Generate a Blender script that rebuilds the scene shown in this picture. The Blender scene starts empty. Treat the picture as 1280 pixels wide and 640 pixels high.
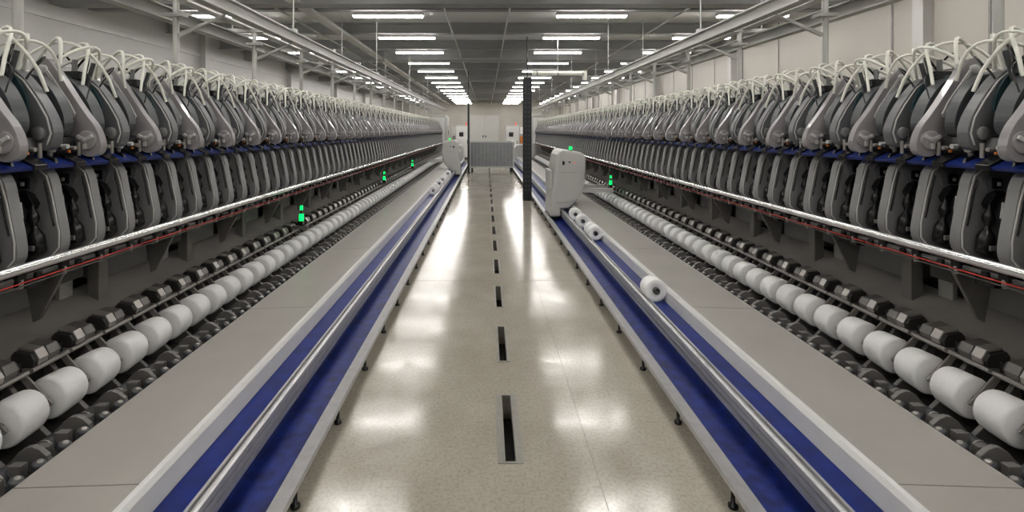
import bpy, bmesh, math
from mathutils import Vector, Matrix
S = bpy.context.scene
try:
    S.view_settings.view_transform = 'Standard'
except Exception: pass

# ---------------------------------------------------------------- materials
def mat(name, col, rough=0.5, metal=0.0, var=0.0, scale=8.0, bump=0.0, emit=None, es=0.0, alpha=1.0, coat=0.0, col2=None, spec=.5):
    m = bpy.data.materials.new(name); m.use_nodes = True
    nt = m.node_tree; b = nt.nodes['Principled BSDF']
    b.inputs['Base Color'].default_value = (*col, 1)
    b.inputs['Roughness'].default_value = rough
    b.inputs['Metallic'].default_value = metal
    b.inputs['Specular IOR Level'].default_value = spec
    if coat: b.inputs['Coat Weight'].default_value = coat
    if alpha < 1: b.inputs['Alpha'].default_value = alpha
    if emit:
        b.inputs['Emission Color'].default_value = (*emit, 1)
        b.inputs['Emission Strength'].default_value = es
    if var > 0 or bump > 0:
        tc = nt.nodes.new('ShaderNodeTexCoord')
        n = nt.nodes.new('ShaderNodeTexNoise'); n.inputs['Scale'].default_value = scale
        n.inputs['Detail'].default_value = 5
        nt.links.new(tc.outputs['Object'], n.inputs['Vector'])
        r = nt.nodes.new('ShaderNodeValToRGB')
        c2 = col2 or tuple(min(1, c*(1+var)) for c in col)
        r.color_ramp.elements[0].color = (*[c*(1-var) for c in col], 1)
        r.color_ramp.elements[1].color = (*c2, 1)
        r.color_ramp.elements[0].position = .3; r.color_ramp.elements[1].position = .7
        nt.links.new(n.outputs['Fac'], r.inputs['Fac'])
        nt.links.new(r.outputs['Color'], b.inputs['Base Color'])
        if bump > 0:
            bp = nt.nodes.new('ShaderNodeBump'); bp.inputs['Strength'].default_value = bump
            bp.inputs['Distance'].default_value = .01
            nt.links.new(n.outputs['Fac'], bp.inputs['Height'])
            nt.links.new(bp.outputs['Normal'], b.inputs['Normal'])
    return m

M = dict(
 alu   = mat('brushed_aluminium', (.52,.52,.53), .38, .6, .08, 20),
 chrome= mat('chrome_tube', (.80,.80,.80), .25, .85),
 white = mat('white_painted_edge', (.74,.74,.73), .35, 0, .03, 5),
 panel = mat('grey_table_sheet', (.44,.42,.39), .30, .12, .05, 3),
 blue  = mat('blue_trough_paint', (.005,.018,.15), .35, 0, .3, 9, spec=.25),
 blue2 = mat('blue_conveyor_worn', (.005,.013,.11), .4, 0, .45, 14, col2=(.012,.030,.21), spec=.25),
 band  = mat('blue_band_sheet', (.006,.018,.13), .35, spec=.3),
 body  = mat('unit_grey_plastic', (.21,.21,.212), .42, 0, .06, 6),
 body2 = mat('unit_dark_grey_plastic', (.13,.133,.14), .38, 0, .06, 6),
 bodyl = mat('unit_light_edge', (.48,.48,.47), .4),
 arm   = mat('smoky_arm_plastic', (.31,.295,.305), .28, 0, .12, 10, coat=.3, alpha=.86),
 armd  = mat('dark_housing', (.055,.06,.065), .4, 0, .1, 8),
 teal  = mat('teal_housing', (.032,.068,.078), .35, 0, .1, 8),
 black = mat('black_plastic', (.008,.008,.009), .25),
 dark  = mat('dark_frame', (.050,.048,.045), .5, .2, .2, 5),
 mid   = mat('mid_grey_bracket', (.18,.172,.165), .4, .3, .1, 8),
 lever = mat('lever_metal', (.38,.36,.34), .35, .5),
 shelf = mat('steel_shelf', (.30,.285,.27), .3, .2, .15, 4),
 hose  = mat('white_hose', (.85,.85,.77), .4),
 yarn  = mat('white_yarn', (.92,.92,.92), .8, 0, .02, 60, bump=.1),
 card  = mat('tube_core', (.10,.10,.10), .5),
 red   = mat('red_cord', (.50,.03,.02), .5),
 green = mat('green_lamp', (.01,.6,.05), .4, emit=(.0,1,.16), es=1.6),
 redl  = mat('red_lamp', (.6,.05,.02), .4, emit=(1,.06,.02), es=1),
 cab   = mat('cabinet_white', (.50,.50,.48), .4, 0, .03, 3),
 steel = mat('painted_rail_steel', (.45,.45,.43), .4, .3, .06, 4),
 post  = mat('column_dark_steel', (.022,.024,.028), .5, .3, .2, 6),
 beam  = mat('ceiling_beam_grey', (.27,.275,.27), .6, 0, .06, 3),
 lamp  = mat('fluorescent_tube', (1,1,1), .5, emit=(1,.965,.92), es=42),
 lhouse= mat('lamp_housing', (.75,.75,.73), .5),
 orange= mat('orange_tag', (.6,.18,.03), .5),
)

# ---------------------------------------------------------------- mesh builder
class MB:
    def __init__(s, side=1): s.v=[]; s.f=[]; s.m=[]; s.sm=[]; s.mats=[]; s.side=side
    def mi(s, k):
        if k not in s.mats: s.mats.append(k)
        return s.mats.index(k)
    def add(s, vs, fs, k, smooth=False):
        o=len(s.v); i=s.mi(k)
        s.v += [(s.side*a, b, c) for a,b,c in vs]
        for f in fs: s.f.append([o+j for j in f]); s.m.append(i); s.sm.append(smooth)
    def box(s, x0,x1,y0,y1,z0,z1,k):
        vs=[(x,y,z) for x in (x0,x1) for y in (y0,y1) for z in (z0,z1)]
        s.add(vs, [(0,1,3,2),(4,6,7,5),(0,4,5,1),(2,3,7,6),(0,2,6,4),(1,5,7,3)], k)
    def prism(s, pts, y0,y1,k, smooth=False):
        n=len(pts)
        vs=[(a,y0,b) for a,b in pts]+[(a,y1,b) for a,b in pts]
        fs=[list(range(n)), list(range(2*n-1,n-1,-1))]+[[i,i+n,(i+1)%n+n,(i+1)%n] for i in range(n)]
        s.add(vs,fs,k)
    def tube(s, pts, r, k, n=8, cap=True, closed=False):
        P=[Vector(p) for p in pts]; vs=[]; fs=[]
        rr = r if isinstance(r,(list,tuple)) else [r]*len(P)
        up=None
        for i,p in enumerate(P):
            a=P[max(i-1,0)]; b=P[min(i+1,len(P)-1)]
            t=(b-a)
            if t.length<1e-9: t=Vector((0,0,1))
            t.normalize()
            if up is None:
                up=Vector((0,0,1)) if abs(t.z)<.9 else Vector((1,0,0))
            e=(up-t*up.dot(t)); e.normalize(); g=t.cross(e); up=e
            for j in range(n):
                q=p+(e*math.cos(2*math.pi*j/n)+g*math.sin(2*math.pi*j/n))*rr[i]
                vs.append(tuple(q))
        for i in range(len(P)-1):
            for j in range(n):
                fs.append((i*n+j,i*n+(j+1)%n,(i+1)*n+(j+1)%n,(i+1)*n+j))
        s.add(vs,fs,k,True)
        if cap:
            o=(len(P)-1)*n
            s.add(vs[:n],[list(range(n))],k); s.add(vs[o:],[list(range(n))],k)
    def cyl(s,a,b,r,k,n=12): s.tube([a,b],r,k,n)
    def lathe(s, base, axis, prof, k, n=16):
        A=Vector(axis).normalized(); B=Vector(base)
        e=Vector((0,0,1)) if abs(A.z)<.9 else Vector((1,0,0))
        e=(e-A*A.dot(e)).normalized(); g=A.cross(e); vs=[];fs=[]
        for h,r in prof:
            for j in range(n):
                vs.append(tuple(B+A*h+(e*math.cos(2*math.pi*j/n)+g*math.sin(2*math.pi*j/n))*max(r,1e-4)))
        for i in range(len(prof)-1):
            for j in range(n): fs.append((i*n+j,i*n+(j+1)%n,(i+1)*n+(j+1)%n,(i+1)*n+j))
        s.add(vs,fs,k,True)
    def obj(s, name, parent=None, loc=(0,0,0), bevel=0, arr=None):
        me=bpy.data.meshes.new(name); me.from_pydata(s.v,[],s.f)
        for k in s.mats: me.materials.append(M[k])
        for p,i,q in zip(me.polygons,s.m,s.sm): p.material_index=i; p.use_smooth=q
        bm=bmesh.new(); bm.from_mesh(me)
        bmesh.ops.recalc_face_normals(bm, faces=bm.faces); bm.to_mesh(me); bm.free()
        o=bpy.data.objects.new(name,me); S.collection.objects.link(o); o.location=loc
        if parent: o.parent=parent
        if bevel:
            b=o.modifiers.new('bevel','BEVEL'); b.width=bevel; b.segments=2; b.limit_method='ANGLE'; b.angle_limit=math.radians(50)
        if arr:
            a=o.modifiers.new('array','ARRAY'); a.use_relative_offset=False; a.use_constant_offset=True
            a.constant_offset_displace=(0,arr[0],0); a.count=arr[1]
        return o
def empty(name, loc=(0,0,0)):
    e=bpy.data.objects.new(name,None); S.collection.objects.link(e); e.location=loc; e.empty_display_size=.3; return e

PT=.235; Y0=.35; NU=102; YE=Y0+PT*NU   # ~24.3

def smooth_poly(pts, it=1):
    for _ in range(it):
        q=[]
        for i in range(len(pts)):
            a=pts[i]; b=pts[(i+1)%len(pts)]
            q.append((a[0]*.75+b[0]*.25,a[1]*.75+b[1]*.25)); q.append((a[0]*.25+b[0]*.75,a[1]*.25+b[1]*.75))
        pts=q
    return pts

# ---------------------------------------------------------------- winding machine
def machine(side):
    root=empty('yarn_winding_machine')
    L=YE
    # --- trough and table (long extrusions)
    b=MB(side)
    b.prism([(.97,.085),(.97,.115),(1.045,.105),(1.07,.06),(1.07,.03),(1.045,.03),(1.045,.085)],0,L,'alu')
    b.prism([(1.07,.04),(1.07,.055),(1.265,.055),(1.265,.04)],0,L,'blue2')
    b.box(1.262,1.28,0,L,.04,.12,'blue2')
    b.prism([(1.238,.12),(1.238,.150),(1.262,.153),(1.262,.168),(1.234,.171),(1.234,.198),(1.262,.200),(1.262,.206),(1.232,.209),(1.232,.237),(1.242,.245),(1.252,.245),(1.254,.232),(1.264,.232),(1.267,.245),(1.28,.245),(1.28,.12)],0,L,'alu')
    b.box(1.2545,1.2635,0,L,.2325,.234,'dark'); b.box(1.2585,1.2615,0,L,.1535,.1675,'dark')
    b.prism([(1.28,.19),(1.28,.205),(1.43,.205),(1.43,.19)],0,L,'blue')
    b.prism([(1.43,.12),(1.43,.215),(1.437,.30),(1.45,.322),(1.475,.322),(1.475,.12)],0,L,'white')
    b.obj('doffing_trough',root)
    b=MB(side)
    n=13; seg=L/n
    for i in range(n):
        b.prism([(1.476,.306),(1.476,.318),(1.97,.302),(1.985,.29),(1.985,.15),(1.975,.15),(1.975,.288)],i*seg+.003,(i+1)*seg-.003,'panel')
    b.box(1.48,1.97,0,L,.10,.14,'dark')
    for i in range(int(L/.9)):
        b.box(1.5,1.56,i*.9+.2,i*.9+.26,0,.30,'dark'); b.box(1.9,1.96,i*.9+.2,i*.9+.26,0,.285,'dark')
    b.obj('table_panels',root)
    b=MB(side)   # feet
    for i in range(int(L/.62)):
        y=.3+i*.62
        b.lathe((.985,y,0),(0,0,1),[(0,0),(0,.022),(.012,.022),(.018,.010),(.09,.008)],'black',10)
        b.lathe((1.30,y,0),(0,0,1),[(0,.02),(.012,.02),(.018,.010),(.1,.008)],'black',8)
    for i in range(int(L/1.24)):
        b.box(1.02,1.3,.28+i*1.24,.32+i*1.24,.02,.04,'dark')
    b.obj('levelling_feet',root)
    # --- long frame parts
    b=MB(side)
    b.box(2.02,2.75,0,L,.02,.10,'dark')
    b.prism([(2.60,.50),(2.60,.515),(2.86,.64),(2.88,.64),(2.88,.50)],0,L,'shelf')
    b.box(2.49,2.53,0,L,.43,.46,'mid')
    b.box(2.60,2.64,0,L,.10,.50,'dark')
    b.box(3.06,3.10,0,L,.05,1.55,'dark')
    b.box(2.66,3.1,0,L,1.02,1.56,'dark')
    b.box(2.70,3.0,0,L,1.56,1.93,'armd')
    b.cyl((2.80,0,1.99),(2.80,L,1.99),.05,'steel',12)
    b.cyl((2.95,0,2.04),(2.95,L,2.04),.03,'hose',10)
    b.prism([(2.345,1.50),(2.338,1.515),(2.50,1.59),(2.69,1.59),(2.69,1.50)],0,L,'band')
    b.box(2.40,2.70,0,L,.985,1.03,'dark')
    b.cyl((2.36,0,.985),(2.36,L,.985),.012,'mid',8)
    b.obj('main_frame',root)
    b=MB(side)
    b.cyl((2.275,0,1.055),(2.275,L,1.055),.023,'chrome',16)
    b.cyl((2.262,0,.992),(2.262,L,.992),.0035,'red',6)
    b.cyl((2.30,0,.965),(2.30,L,.965),.004,'mid',6)
    b.obj('front_handrail',root)
    b=MB(side)  # bay repeating bits
    b.box(2.70,2.78,.02,.10,.10,1.03,'mid')
    b.box(2.86,3.05,.25,.70,.64,.98,'body')
    b.prism([(2.62,.64),(2.66,.62),(2.72,.95),(2.66,1.0),(2.45,1.0),(2.45,.97)],.45,.47,'mid')
    b.prism([(2.28,1.03),(2.28,1.07),(2.36,1.07),(2.42,1.03)],.1,.125,'black')
    b.box(2.82,2.85,.8,.9,.10,1.0,'steel')
    b.box(2.55,2.62,.3,.4,.86,.98,'black')
    b.box(2.60,2.75,.55,.72,.80,.98,'dark')
    b.obj('frame_bays',root,(0,Y0,0),.004,(PT*4,NU//4))
    # --- lower winding positions
    b=MB(side)
    c=(2.42,.294)
    b.lathe((c[0],.034,c[1]),(0,1,0),[(0,.022),(0,.098),(.005,.107),(.018,.112),(.12,.107),(.148,.102),(.153,.092),(.153,.022)],'yarn',24)
    b.lathe((c[0],.026,c[1]),(0,1,0),[(0.003,0.0),(0,.014),(0,.022),(.02,.022),(.15,.022),(.168,.016),(.168,0)],'card',14)
    b.prism([(2.375,.272),(2.365,.285),(2.39,.308),(2.50,.425),(2.535,.46),(2.56,.44),(2.52,.39),(2.44,.28),(2.425,.268)],.013,.024,'lever')
    b.prism(smooth_poly([(2.14,.12),(2.12,.19),(2.19,.25),(2.25,.24),(2.31,.17),(2.36,.14),(2.55,.40),(2.58,.44),(2.60,.10),(2.3,.08)]),.200,.225,'mid')
    b.lathe((2.28,.05,.140),(0,1,0),[(0,0),(0,.045),(.13,.045),(.13,0)],'armd',16)
    b.lathe((2.28,.105,.140),(0,1,0),[(0,.047),(.008,.047)],'lever',16)
    # front caps
    for yy in (.045,.15):
        b.lathe((2.15,yy,.13),(-.35,0,1),[(0,.02),(.06,.02),(.062,.027),(.085,.027),(.09,.02),(.09,0)],'armd',12)
        b.lathe((2.15,yy,.13),(-.35,0,1),[(.09,.014),(.097,.013),(.097,0)],'lever',10)
        b.box(2.19,2.25,yy-.018,yy+.018,.10,.205,'mid')
    b.box(2.10,2.25,0,.235,.10,.135,'dark')
    # upper lever block
    b.prism([(2.485,.45),(2.475,.495),(2.495,.53),(2.58,.545),(2.60,.52),(2.60,.45)],.03,.19,'dark')
    b.prism([(2.468,.47),(2.462,.50),(2.49,.545),(2.575,.56),(2.58,.547),(2.495,.532),(2.475,.495),(2.478,.47)],.045,.10,'lever')
    b.prism([(2.478,.46),(2.468,.497),(2.49,.54),(2.59,.555),(2.60,.53)],.11,.175,'mid')
    b.box(2.50,2.56,.195,.225,.46,.515,'black')
    b.cyl((2.47,.01,.455),(2.47,.225,.455),.012,'lever',8)
    b.obj('winding_positions',root,(0,Y0,0),.003,(PT,NU))
    # --- upper unit bodies
    b=MB(side)
    prof=smooth_poly([(2.66,1.53),(2.46,1.53),(2.385,1.47),(2.36,1.33),(2.325,1.16),(2.325,1.08),(2.37,1.03),(2.50,1.03),(2.60,1.06),(2.66,1.25)],2)
    b.prism(prof,.02,.075,'body')
    front=[(2.56,.016,1.522),(2.455,.016,1.508),(2.40,.016,1.46),(2.372,.016,1.36),(2.35,.016,1.25),(2.334,.016,1.17),(2.335,.016,1.09),(2.37,.016,1.05)]
    b.tube(front,.005,'bodyl',6)
    b.prism([(2.60,1.49),(2.47,1.48),(2.44,1.44),(2.46,1.37),(2.60,1.39)],.010,.022,'body2')
    b.tube([(2.415,.018,1.44),(2.395,.018,1.36),(2.380,.018,1.28),(2.362,.018,1.2)],.005,'black',6)
    b.box(2.48,2.53,.002,.012,1.395,1.45,'black'); b.box(2.50,2.52,-.001,.006,1.41,1.43,'bodyl')
    # black bottle-shaped tensioner on the face of the plate
    b.lathe((2.405,-.022,1.07),(.14,0,1),[(0,0),(0,.028),(.01,.036),(.085,.036),(.105,.028),(.13,.013),(.15,.012),(.165,.022),(.18,.026),(.205,.022),(.225,.012),(.25,.01),(.25,0)],'black',14)
    b.prism([(2.44,1.29),(2.425,1.32),(2.455,1.37),(2.50,1.39),(2.51,1.37),(2.475,1.34),(2.465,1.30)],-.03,.012,'black')
    b.prism(smooth_poly([(2.48,1.04),(2.44,1.10),(2.45,1.25),(2.50,1.42),(2.58,1.48),(2.66,1.4),(2.62,1.04)]),.115,.165,'armd')
    b.cyl((2.42,.14,1.26),(2.43,.14,1.34),.008,'bodyl',8)
    b.box(2.36,2.46,.135,.145,1.10,1.125,'mid')
    b.box(2.33,2.40,.03,.075,.975,1.035,'black'); b.box(2.325,2.345,.12,.15,.97,1.0,'black')
    b.cyl((2.335,.05,.985),(2.335,.05,.945),.009,'lever',8)
    # black fins + connectors on the blue sheet
    b.prism([(2.335,1.50),(2.33,1.525),(2.50,1.615),(2.60,1.63),(2.60,1.58),(2.40,1.50)],.115,.185,'black')
    b.prism([(2.36,1.52),(2.37,1.55),(2.50,1.60),(2.60,1.62),(2.60,1.58),(2.40,1.50)],.03,.045,'black')
    b.lathe((2.43,.06,1.54),(-.25,0,1),[(0,.013),(.045,.013),(.046,.022),(.06,.022),(.061,.012),(.09,.012),(.09,0)],'lever',10)
    b.prism([(2.42,1.55),(2.395,1.59),(2.41,1.66),(2.53,1.69),(2.60,1.69),(2.62,1.57)],.075,.20,'black')
    b.cyl((2.37,.11,1.61),(2.42,.11,1.61),.013,'bodyl',10)
    b.cyl((2.375,.165,1.60),(2.42,.165,1.60),.011,'lever',10)
    b.cyl((2.40,.215,1.555),(2.40,.215,1.63),.010,'lever',8)
    b.box(2.385,2.40,.135,.145,1.575,1.59,'orange')
    b.obj('unit_bodies',root,(0,Y0,0),.003,(PT,NU))
    # --- heads (pairs)
    b=MB(side)
    A=smooth_poly([(2.68,2.07),(2.62,2.11),(2.57,2.08),(2.40,1.81),(2.31,1.70),(2.285,1.58),(2.35,1.54),(2.42,1.565),(2.465,1.66),(2.53,1.77),(2.67,1.98)],2)
    b.prism(A,.0,.045,'arm')
    A2=smooth_poly([(2.645,2.05),(2.615,2.07),(2.585,2.03),(2.43,1.80),(2.445,1.76),(2.49,1.78),(2.64,2.0)])
    b.prism(A2,-.008,.004,'bodyl')
    b.prism(smooth_poly([(2.635,2.035),(2.613,2.05),(2.59,2.02),(2.445,1.80),(2.452,1.775),(2.485,1.79),(2.63,2.005)]),-.012,-.004,'arm')
    b.lathe((2.37,.0,1.64),(0,-1,0),[(0,.055),(.008,.055),(.012,.042),(.012,.02),(.03,.018),(.034,0)],'arm',18)
    for a in range(3):
        t=a*2.094+.5; cx,cz=2.37,1.64
        dx,dz=math.cos(t)*.05,math.sin(t)*.05; nx,nz=-dz*.2,dx*.2
        b.prism([(cx+nx,cz+nz),(cx+dx+nx,cz+dz+nz),(cx+dx-nx,cz+dz-nz),(cx-nx,cz-nz)],-.024,-.012,'bodyl')
    b.lathe((2.615,.0,2.04),(0,-1,0),[(0,.025),(.015,.025),(.02,.018),(.02,0)],'bodyl',14)
    B=smooth_poly([(2.68,1.98),(2.56,2.01),(2.47,1.93),(2.40,1.80),(2.39,1.70),(2.44,1.65),(2.56,1.66),(2.70,1.80)],2)
    b.prism(B,.075,.155,'armd')
    b.prism(smooth_poly([(2.66,1.96),(2.57,1.98),(2.50,1.92),(2.43,1.80),(2.45,1.74),(2.66,1.85)]),.065,.165,'teal')
    C=smooth_poly([(2.69,2.02),(2.57,2.03),(2.48,1.95),(2.37,1.78),(2.34,1.67),(2.38,1.58),(2.50,1.61),(2.70,1.80)],2)
    b.prism(C,PT,PT+.06,'body2')
    b.tube([(2.62,PT-.002,2.02),(2.56,PT-.002,2.00),(2.50,PT-.002,1.95),(2.43,PT-.002,1.85),(2.38,PT-.002,1.76),(2.36,PT-.002,1.68),(2.38,PT-.002,1.62)],.005,'bodyl',6)
    b.prism(smooth_poly([(2.68,2.0),(2.58,2.01),(2.51,1.95),(2.46,1.82),(2.49,1.76),(2.68,1.88)]),PT-.012,PT+.082,'teal')
    b.lathe((2.42,PT,1.68),(0,-1,0),[(0,.035),(.012,.035),(.016,.02),(.016,0)],'body',14)
    b.prism(B,PT+.115,PT+.175,'armd')
    b.lathe((2.64,PT-.07,1.98),(0,1,0),[(0,0),(0,.045),(.05,.045),(.06,.03),(.30,.03),(.30,0)],'teal',14)
    b.cyl((2.55,.19,1.9),(2.49,.19,2.10),.012,'armd',8); b.cyl((2.62,.19,1.9),(2.60,.19,2.12),.014,'body',8)
    b.box(2.56,2.66,.17,.23,2.0,2.05,'black')
    b.obj('unit_heads',root,(0,Y0,0),.004,(PT*2,NU//2))
    # --- hoses
    b=MB(side)
    def arc(p0,p1,h,lean,k,r,n=12):
        pts=[]
        for i in range(n+1):
            t=i/n; a=math.sin(math.pi*t)
            pts.append((p0[0]+(p1[0]-p0[0])*t+lean[0]*a, p0[1]+(p1[1]-p0[1])*t+lean[1]*a, p0[2]+(p1[2]-p0[2])*t+h*a**.7))
        b.tube(pts,r,k,6,cap=False)
    arc((2.54,.02,2.07),(2.90,.20,1.98),.20,(-.10,-.03),'hose',.010)
    arc((2.48,.10,1.96),(2.92,.30,1.98),.26,(-.10,.05),'hose',.009)
    arc((2.56,.26,2.00),(2.88,.44,1.98),.22,(-.12,.0),'hose',.010)
    arc((2.44,.30,1.90),(2.84,.06,2.02),.25,(-.06,-.04),'hose',.009)
    arc((2.58,.02,2.06),(2.60,.34,2.02),.15,(-.12,0),'hose',.009)
    arc((2.48,.43,1.97),(2.72,.16,2.02),.17,(-.10,0),'hose',.008)
    arc((2.52,.16,1.98),(2.78,.36,2.0),.16,(-.04,.03),'black',.007)
    arc((2.66,.30,2.0),(2.60,.06,2.06),.12,(.03,0),'black',.006)
    arc((2.44,.08,1.88),(2.60,.2,2.04),.05,(-.05,0),'black',.004)
    arc((2.50,.24,1.95),(2.60,.4,2.04),.09,(-.08,0),'black',.005)
    b.obj('air_hoses',root,(0,Y0,0),0,(PT*2,NU//2))
    # --- far headstock cabinet
    b=MB(side)
    b.prism([(2.15,0),(2.12,2.3),(2.2,2.45),(3.1,2.45),(3.15,2.3),(3.15,0)],YE+.02,YE+1.6,'cab')
    b.box(2.25,3.05,YE+.0,YE+.03,1.0,2.3,'white')
    b.box(2.10,2.14,YE+.2,YE+1.2,.3,1.9,'steel')
    b.box(2.09,2.12,YE+.5,YE+.9,1.4,1.7,'black')
    b.prism([(1.3,0),(1.3,.75),(1.4,.9),(2.11,.95),(2.11,0)],YE+.02,YE+1.4,'cab')
    b.obj('headstock_cabinet',root,(0,0,0),.02)
    # green status lamps
    b=MB(side)
    for y in ((5.8,10.5,14.5) if side<0 else (9.6,16)):
        b.box(2.33,2.39,y-.03,y+.03,.54,.60,'black')
        b.cyl((2.36,y,.60),(2.36,y,.68),.028,'green',12)
        b.cyl((2.36,y,.73),(2.36,y,.78),.018,'green',12); b.cyl((2.36,y,.68),(2.36,y,.73),.008,'black',8)
        b.box(2.28,2.47,y-.02,y+.02,.50,.54,'mid')
    b.obj('status_lamps',root)
    return root
machine(-1); machine(1)

# ---------------------------------------------------------------- overhead cleaner rails
def rails(side):
    root=empty('overhead_cleaner_rail')
    b=MB(side); z=2.72; L=27
    for u in (2.40,3.12):
        b.box(u-.05,u+.05,0,L,z,z+.015,'steel'); b.box(u-.008,u+.008,0,L,z,z+.11,'steel'); b.box(u-.05,u+.05,0,L,z+.11,z+.125,'steel')
    b.cyl((2.62,0,z+.19),(2.62,L,z+.19),.022,'hose',8)
    b.box(2.88,3.0,0,L,z+.165,z+.185,'steel')
    b.cyl((2.52,0,z+.18),(2.52,L,z+.18),.012,'black',6)
    b.obj('rails',root)
    b=MB(side)
    b.box(2.36,3.16,-.03,.03,z+.125,z+.165,'steel')
    b.cyl((2.86,0,1.95),(2.86,0,z+.13),.026,'steel',12)
    b.box(2.78,2.94,-.05,.05,z-.03,z,'steel')
    b.prism([(2.42,z),(2.40,z),(2.82,z-.20),(2.84,z-.17)],-.012,.012,'steel')
    b.lathe((2.86,0,1.93),(0,0,1),[(0,.05),(.03,.05),(.03,.026)],'mid',12)
    b.obj('support_posts',root,(0,1.37,0),0,(1.43,18))
    b=MB(side)   # hangers to ceiling
    b.cyl((3.12,0,z+.16),(3.12,0,3.97),.008,'steel',6)
    b.cyl((2.40,0,z+.16),(2.40,0,3.97),.008,'steel',6)
    b.obj('hanger_rods',root,(0,1.37,0),0,(4.29,6))
rails(-1); rails(1)

# ---------------------------------------------------------------- doffing carriages
def carriage(side,y,depth=.85):
    root=empty('doffing_carriage')
    b=MB(side)
    P=[(1.03,.12),(1.06,.5),(1.12,1.05),(1.16,1.24),(1.20,1.30),(1.27,1.335),(1.58,1.29),(1.65,1.25),(1.68,1.18),(1.67,.8),(1.61,.52),(1.46,.34),(1.36,.27),(1.22,.26),(1.22,.12)]
    b.prism(P,y,y+depth,'cab')
    b.obj('housing',root,(0,0,0),.03)
    b=MB(side)
    b.prism([(1.13,.55),(1.18,1.0),(1.21,1.22),(1.27,1.28),(1.57,1.24),(1.62,1.18),(1.61,.82),(1.56,.56),(1.42,.40),(1.16,.38)],y-.012,y+.002,'cab')
    b.box(1.25,1.29,y-.02,y-.01,1.06,1.13,'black'); b.box(1.36,1.40,y-.02,y-.01,1.1,1.12,'black')
    b.box(1.46,1.48,y-.02,y-.01,1.09,1.11,'redl')
    b.box(1.22,1.50,y-.018,y-.01,.92,.925,'mid')
    b.box(1.03,1.09,y+.1,y+.7,.6,.95,'bodyl')
    b.obj('front_cover',root,(0,0,0),.004)
    b=MB(side)
    b.cyl((1.42,y+.12,1.29),(1.42,y+.12,1.33),.035,'black',12); b.cyl((1.42,y+.12,1.33),(1.42,y+.12,1.39),.03,'green',12)
    b.obj('beacon',root)
    b=MB(side)
    for yy in (y+.1,y+depth-.15):
        b.cyl((1.09,yy,.09),(1.17,yy,.09),.034,'black',14)
        b.box(1.5,2.2,yy,yy+.08,.55,.62,'cab')
    b.obj('rollers_and_arms',root)
carriage(1,8.7); carriage(-1,16.8)

# ---------------------------------------------------------------- loose packages
def package(x,y,z,r=.098,L=.15,yaw=0):
    b=MB()
    b.lathe((0,0,0),(0,1,0),[(.012,.03),(0,.05),(0,r*.93),(.006,r*.99),(.02,r),(L-.02,r*.95),(L-.004,r*.92),(L,r*.85),(L,.03)],'yarn',32)
    b.lathe((0,-.012,0),(0,1,0),[(0,.022),(0,.030),(L+.03,.028),(L+.03,.02),(0,.022)],'card',18)
    o=b.obj('yarn_package',None,(x,y,z)); o.rotation_euler=(0,0,yaw)
package(1.345,4.15,.305,yaw=.05)
for y in (6.45,6.64,7.3,7.9): package(1.345,y,.305)
for y in (11.0,11.5,12.4,13.3,13.5,14.0,15.2): package(-1.345,y,.305)

# ---------------------------------------------------------------- floor with drain slots
def floor_mat():
    m=bpy.data.materials.new('polished_concrete'); m.use_nodes=True
    nt=m.node_tree; N=nt.nodes; Lk=nt.links; b=N['Principled BSDF']
    tc=N.new('ShaderNodeTexCoord')
    def noise(sc,d=6,r=.6):
        n=N.new('ShaderNodeTexNoise'); n.inputs['Scale'].default_value=sc; n.inputs['Detail'].default_value=d; n.inputs['Roughness'].default_value=r
        Lk.new(tc.outputs['Object'],n.inputs['Vector']); return n
    def ramp(src,p0,c0,p1,c1):
        r=N.new('ShaderNodeValToRGB'); e=r.color_ramp.elements
        e[0].position=p0; e[0].color=(*c0,1); e[1].position=p1; e[1].color=(*c1,1); Lk.new(src,r.inputs['Fac']); return r
    def mul(a,bb,f=1):
        x=N.new('ShaderNodeMix'); x.data_type='RGBA'; x.blend_type='MULTIPLY'; x.inputs['Factor'].default_value=f
        Lk.new(a,x.inputs['A']); Lk.new(bb,x.inputs['B']); return x.outputs['Result']
    big=ramp(noise(1.6,8,.65).outputs['Fac'],.3,(.34,.312,.26),.7,(.44,.41,.352))
    sp=ramp(noise(55,3,.7).outputs['Fac'],.35,(.76,.74,.71),.55,(1,1,1))
    v=N.new('ShaderNodeTexVoronoi'); v.inputs['Scale'].default_value=22; Lk.new(tc.outputs['Object'],v.inputs['Vector'])
    vs=ramp(v.outputs['Distance'],.06,(.82,.80,.77),.16,(1,1,1))
    c=mul(mul(big.outputs['Color'],sp.outputs['Color'],.8),vs.outputs['Color'],.7)
    Lk.new(c,b.inputs['Base Color'])
    rr=ramp(noise(6,5).outputs['Fac'],.3,(.08,)*3,.75,(.22,)*3); Lk.new(rr.outputs['Color'],b.inputs['Roughness'])
    b.inputs['IOR'].default_value=1.5
    bp=N.new('ShaderNodeBump'); bp.inputs['Strength'].default_value=.12; bp.inputs['Distance'].default_value=.004
    Lk.new(noise(3,6).outputs['Fac'],bp.inputs['Height']); Lk.new(bp.outputs['Normal'],b.inputs['Normal'])
    return m
M['floor']=floor_mat()
M['joint']=mat('floor_joint',(.20,.185,.16),.6)
M['frame']=mat('slot_frame_steel',(.28,.27,.245),.4,.5,.1,20)
XL,XR,YB,YF=-7.6,6.4,-5.0,42.0
ns=38; sy0=2.45-1.07*6; sl=.62; sw=.033
b=MB()
b.box(XL,-sw,YB,YF,-.15,0,'floor'); b.box(sw,XR,YB,YF,-.15,0,'floor')
prev=YB
for i in range(ns):
    a=sy0+1.07*i
    b.box(-sw,sw,prev,a,-.15,0,'floor'); prev=a+sl
b.box(-sw,sw,prev,YF,-.15,0,'floor'); b.box(XL,XR,YB,YF,-.2,-.15,'black')
b.obj('floor')
b=MB()
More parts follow.
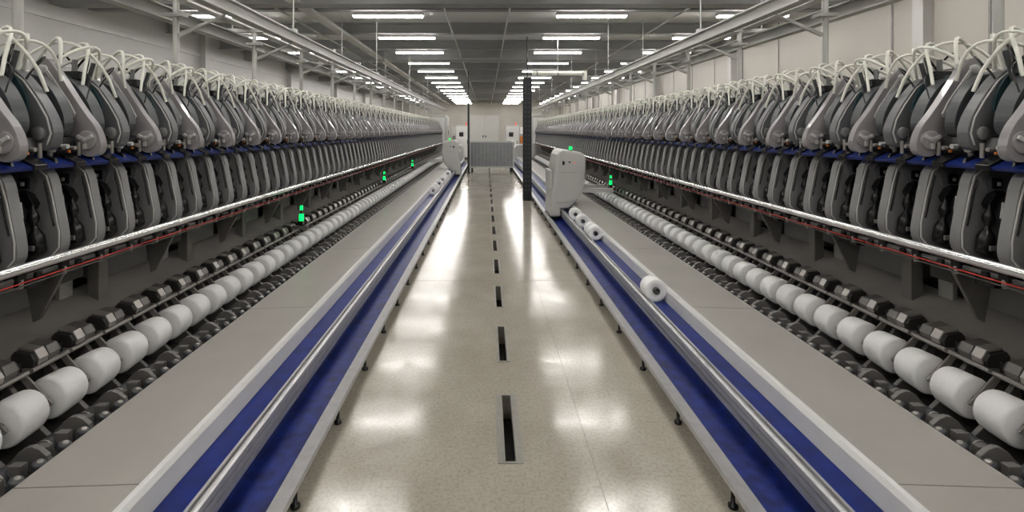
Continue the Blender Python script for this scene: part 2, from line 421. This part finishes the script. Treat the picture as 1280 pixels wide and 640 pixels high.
for i in range(ns):
    a=sy0+1.07*i; w=.034 if i<=6 else .012
    for x in (-sw,sw):
        s=1 if x>0 else -1
        b.box(min(x-.006*s,x+w*s),max(x-.006*s,x+w*s),a-.01,a+sl+.01,-.05,.003,'frame')
    b.box(-sw,sw,a-.01,a+.006,-.05,.003,'frame'); b.box(-sw,sw,a+sl-.006,a+sl+.01,-.05,.003,'frame')
b.obj('floor_slot_frames')
b=MB()
b.box(.42,.423,YB,YF,-.01,.0008,'joint')
for k in range(12): b.box(-.96,.96,1.2+k*4.2,1.204+k*4.2,-.01,.0008,'joint')
b.obj('floor_joints')

# ---------------------------------------------------------------- room shell
M['wall']=mat('wall_panel_beige',(.42,.40,.36),.5,0,.05,1.2)
M['wallL']=mat('wall_panel_grey',(.45,.445,.43),.4,0,.05,1.2)
M['ceil']=mat('ceiling_sheet',(.62,.625,.61),.5,0,.05,1.5)
ZC=4.2
b=MB(); b.box(XR,XR+.15,YB,YF,0,ZC,'wall')
b.obj('wall_right')
b=MB()
for k in range(31): b.box(XR-.012,XR,YB+.7+k*1.5,YB+.73+k*1.5,.1,ZC-.1,'mid')
b.box(XR-.05,XR,YB,YF,2.55,2.60,'steel')
for k in range(8): b.box(XR-.16,XR,YB+1+k*5.5,YB+1.18+k*5.5,0,ZC,'wallL')
b.obj('trim_1')
b=MB(); b.box(XL-.15,XL,YB,YF,0,ZC,'wallL'); b.obj('wall_left')
b=MB()
for k in range(8): b.box(XL,XL+.16,YB+1+k*5.5,YB+1.18+k*5.5,0,ZC,'wallL')
for z in (1.0,1.9,2.8,3.6): b.box(XL,XL+.03,YB,YF,z,z+.06,'steel')
b.obj('trim_2')
b=MB(); b.box(XL,XR,YF,YF+.15,0,ZC,'wall'); b.obj('wall_back')
b=MB(); b.box(XL,XR,YB-.15,YB,0,ZC,'wall'); b.obj('wall_front')
b=MB(); b.box(XL,XR,YB,YF,ZC,ZC+.1,'ceil'); b.obj('ceiling')
b=MB()
b.box(-1.6,1.0,-.06,0,0,3.0,'steel'); b.box(-1.5,-.32,-.09,-.05,0,2.9,'cab'); b.box(-.28,.9,-.09,-.05,0,2.9,'cab')
b.box(-.45,-.38,-.13,-.09,1.0,1.2,'black'); b.box(-.22,-.15,-.13,-.09,1.0,1.2,'black')
b.obj('door_1',None,(0,YF-.01,0),.01)
b=MB()
yb=[9.1+2.2*k for k in range(-6,15)]
for y in yb:
    b.box(XL,XR,y-.09,y+.09,ZC-.03,ZC,'beam'); b.box(XL,XR,y-.012,y+.012,3.98,ZC-.02,'beam'); b.box(XL,XR,y-.09,y+.09,3.95,3.98,'beam')
for y in yb[::3]: b.box(XL,XR,y-.9,y-.6,3.85,ZC,'beam')
b.obj('ceiling_beams')
b=MB()
for x in (-.9,.3,3.6,-4.0): b.cyl((x,YB,3.93),(x,YF,3.93),.02,'steel',8)
b.box(-3.5,-3.3,YB,YF,3.86,3.92,'steel')
b.obj('ceiling_conduits')
b=MB()
for i,y in enumerate(yb):
    for x in (-2.02,1.9,-5.3,5.0):
        b.prism([(x-.68,3.89),(x-.68,3.95),(x+.68,3.95),(x+.68,3.89)],y+.08,y+.22,'lhouse')
        b.box(x-.66,x+.66,y+.09,y+.21,3.865,3.89,'lamp')
b.obj('ceiling_light_fixtures')

# ---------------------------------------------------------------- steel column + duct
root=empty('perforated_steel_column')
b=MB(); cx,cy=.86,11.6
b.box(cx-.10,cx+.10,cy-.10,cy-.085,0,2.95,'post'); b.box(cx-.10,cx+.10,cy+.085,cy+.10,0,2.95,'post'); b.box(cx-.01,cx+.01,cy-.09,cy+.09,0,2.95,'post')
b.box(cx-.105,cx+.105,cy-.12,cy+.12,0,.02,'post')
for k in range(24):
    b.cyl((cx-.04,cy-.106,.25+k*.11),(cx-.04,cy-.09,.25+k*.11),.010,'mid',8)
    b.cyl((cx+.04,cy-.106,.25+k*.11),(cx+.04,cy-.09,.25+k*.11),.010,'mid',8)
b.obj('h_profile',root)
b=MB(); b.cyl((cx,cy,2.95),(cx,cy,3.95),.012,'post',10); b.obj('ceiling_rod',root)
b=MB()
b.cyl((cx+.12,cy,3.06),(2.25,cy,3.06),.055,'hose',14)
for x in (1.1,1.6,2.2): b.cyl((x-.02,cy,3.06),(x+.02,cy,3.06),.065,'steel',14)
b.cyl((2.25,cy,3.115),(2.25,cy,2.9),.055,'hose',14); b.cyl((1.6,cy,3.1),(1.6,cy,3.95),.01,'steel',8)
b.obj('suction_duct')
b=MB(); b.box(-.87,-.79,18.9,18.98,0,2.75,'post'); b.box(-.93,-.73,18.84,19.04,0,.02,'post'); b.cyl((-.83,18.94,2.75),(-.83,18.94,3.95),.012,'post',8)
b.obj('steel_post')

# ---------------------------------------------------------------- storage cart
root=empty('bobbin_storage_cart',(.09,20.0,0))
M['mesh']=mat('cart_grey_panel',(.24,.25,.26),.45,.1,.1,6)
b=MB(); W=.88; D=.55
for x in (-W,W):
    for y in (-D,D): b.box(x-.03,x+.03,y-.03,y+.03,.16,1.22,'bodyl')
for z in (.16,1.17):
    for y in (-D,D): b.box(-W,W,y-.025,y+.025,z,z+.05,'bodyl')
    for x in (-W,W): b.box(x-.025,x+.025,-D,D,z,z+.05,'bodyl')
b.obj('frame',root,(0,0,0),.004)
b=MB()
for y in (-D,D): b.box(-W+.03,W-.03,y-.01,y+.01,.21,1.17,'mesh')
for x in (-W,W): b.box(x-.01,x+.01,-D+.03,D-.03,.21,1.17,'mesh')
b.box(-W,W,-D,D,.18,.20,'mesh')
for k in range(1,12): b.box(-W+k*.147-.004,-W+k*.147+.004,-D-.02,-D-.008,.21,1.17,'bodyl')
for k in range(1,6): b.box(-W+.03,W-.03,-D-.02,-D-.008,.21+k*.16-.004,.21+k*.16+.004,'body')
b.obj('side_panels',root)
b=MB()
for x in (-W+.08,W-.08):
    for y in (-D+.08,D-.08):
        b.cyl((x-.02,y,.07),(x+.02,y,.07),.07,'black',14)
        b.box(x-.03,x-.024,y-.03,y+.03,.06,.165,'steel'); b.box(x+.024,x+.03,y-.03,y+.03,.06,.165,'steel'); b.box(x-.03,x+.03,y-.03,y+.03,.14,.165,'steel')
b.obj('casters',root)

# far clutter: rack and control cabinets
def rack(x,y):
    root=empty('supply_rack',(x,y,0)); b=MB()
    for dx in (-.6,.6):
        for dy in (-.3,.3): b.box(dx-.025,dx+.025,dy-.025,dy+.025,0,2.1,'steel')
    for z in (.2,.8,1.4,2.0): b.box(-.6,.6,-.3,.3,z,z+.03,'steel')
    b.obj('frame',root)
    b=MB()
    for z in (.23,.83,1.43):
        for k in range(4):
            b.box(-.55+k*.28,-.32+k*.28,-.25,.2,z,z+.28+.08*((k*7+int(z*10))%3),('cab','orange','mid','yarn')[(k+int(z*3))%4])
    b.obj('cartons',root,(0,0,0),.01)
rack(1.75,31); rack(-1.9,33)
def ctrl(x,y):
    b=MB(); b.box(-.4,.4,-.3,.3,.08,1.95,'cab'); b.box(-.38,.38,-.28,.28,0,.08,'black'); b.box(-.36,.36,-.32,-.3,.14,1.9,'white'); b.box(-.2,.05,-.33,-.32,1.3,1.55,'black'); b.box(.26,.29,-.35,-.32,.9,1.1,'black')
    b.cyl((.2,0,1.95),(.2,0,2.1),.03,'redl',10)
    b.obj('control_cabinet',None,(x,y,0),.01)
ctrl(1.35,27.5); ctrl(-1.5,28.0)

# ---------------------------------------------------------------- world + camera
w=bpy.data.worlds.new('World'); S.world=w; w.use_nodes=True
w.node_tree.nodes['Background'].inputs[0].default_value=(.5,.5,.5,1); w.node_tree.nodes['Background'].inputs[1].default_value=.2
cd=bpy.data.cameras.new('camera'); cam=bpy.data.objects.new('camera',cd); S.collection.objects.link(cam)
cam.location=(-.125,0,1.7); cam.rotation_euler=(math.pi/2,0,0)
cd.sensor_width=36; cd.clip_end=200; cd.clip_start=.05
cd.lens=36*600/1280; cd.shift_x=.025; cd.shift_y=-158/1280
S.camera=cam
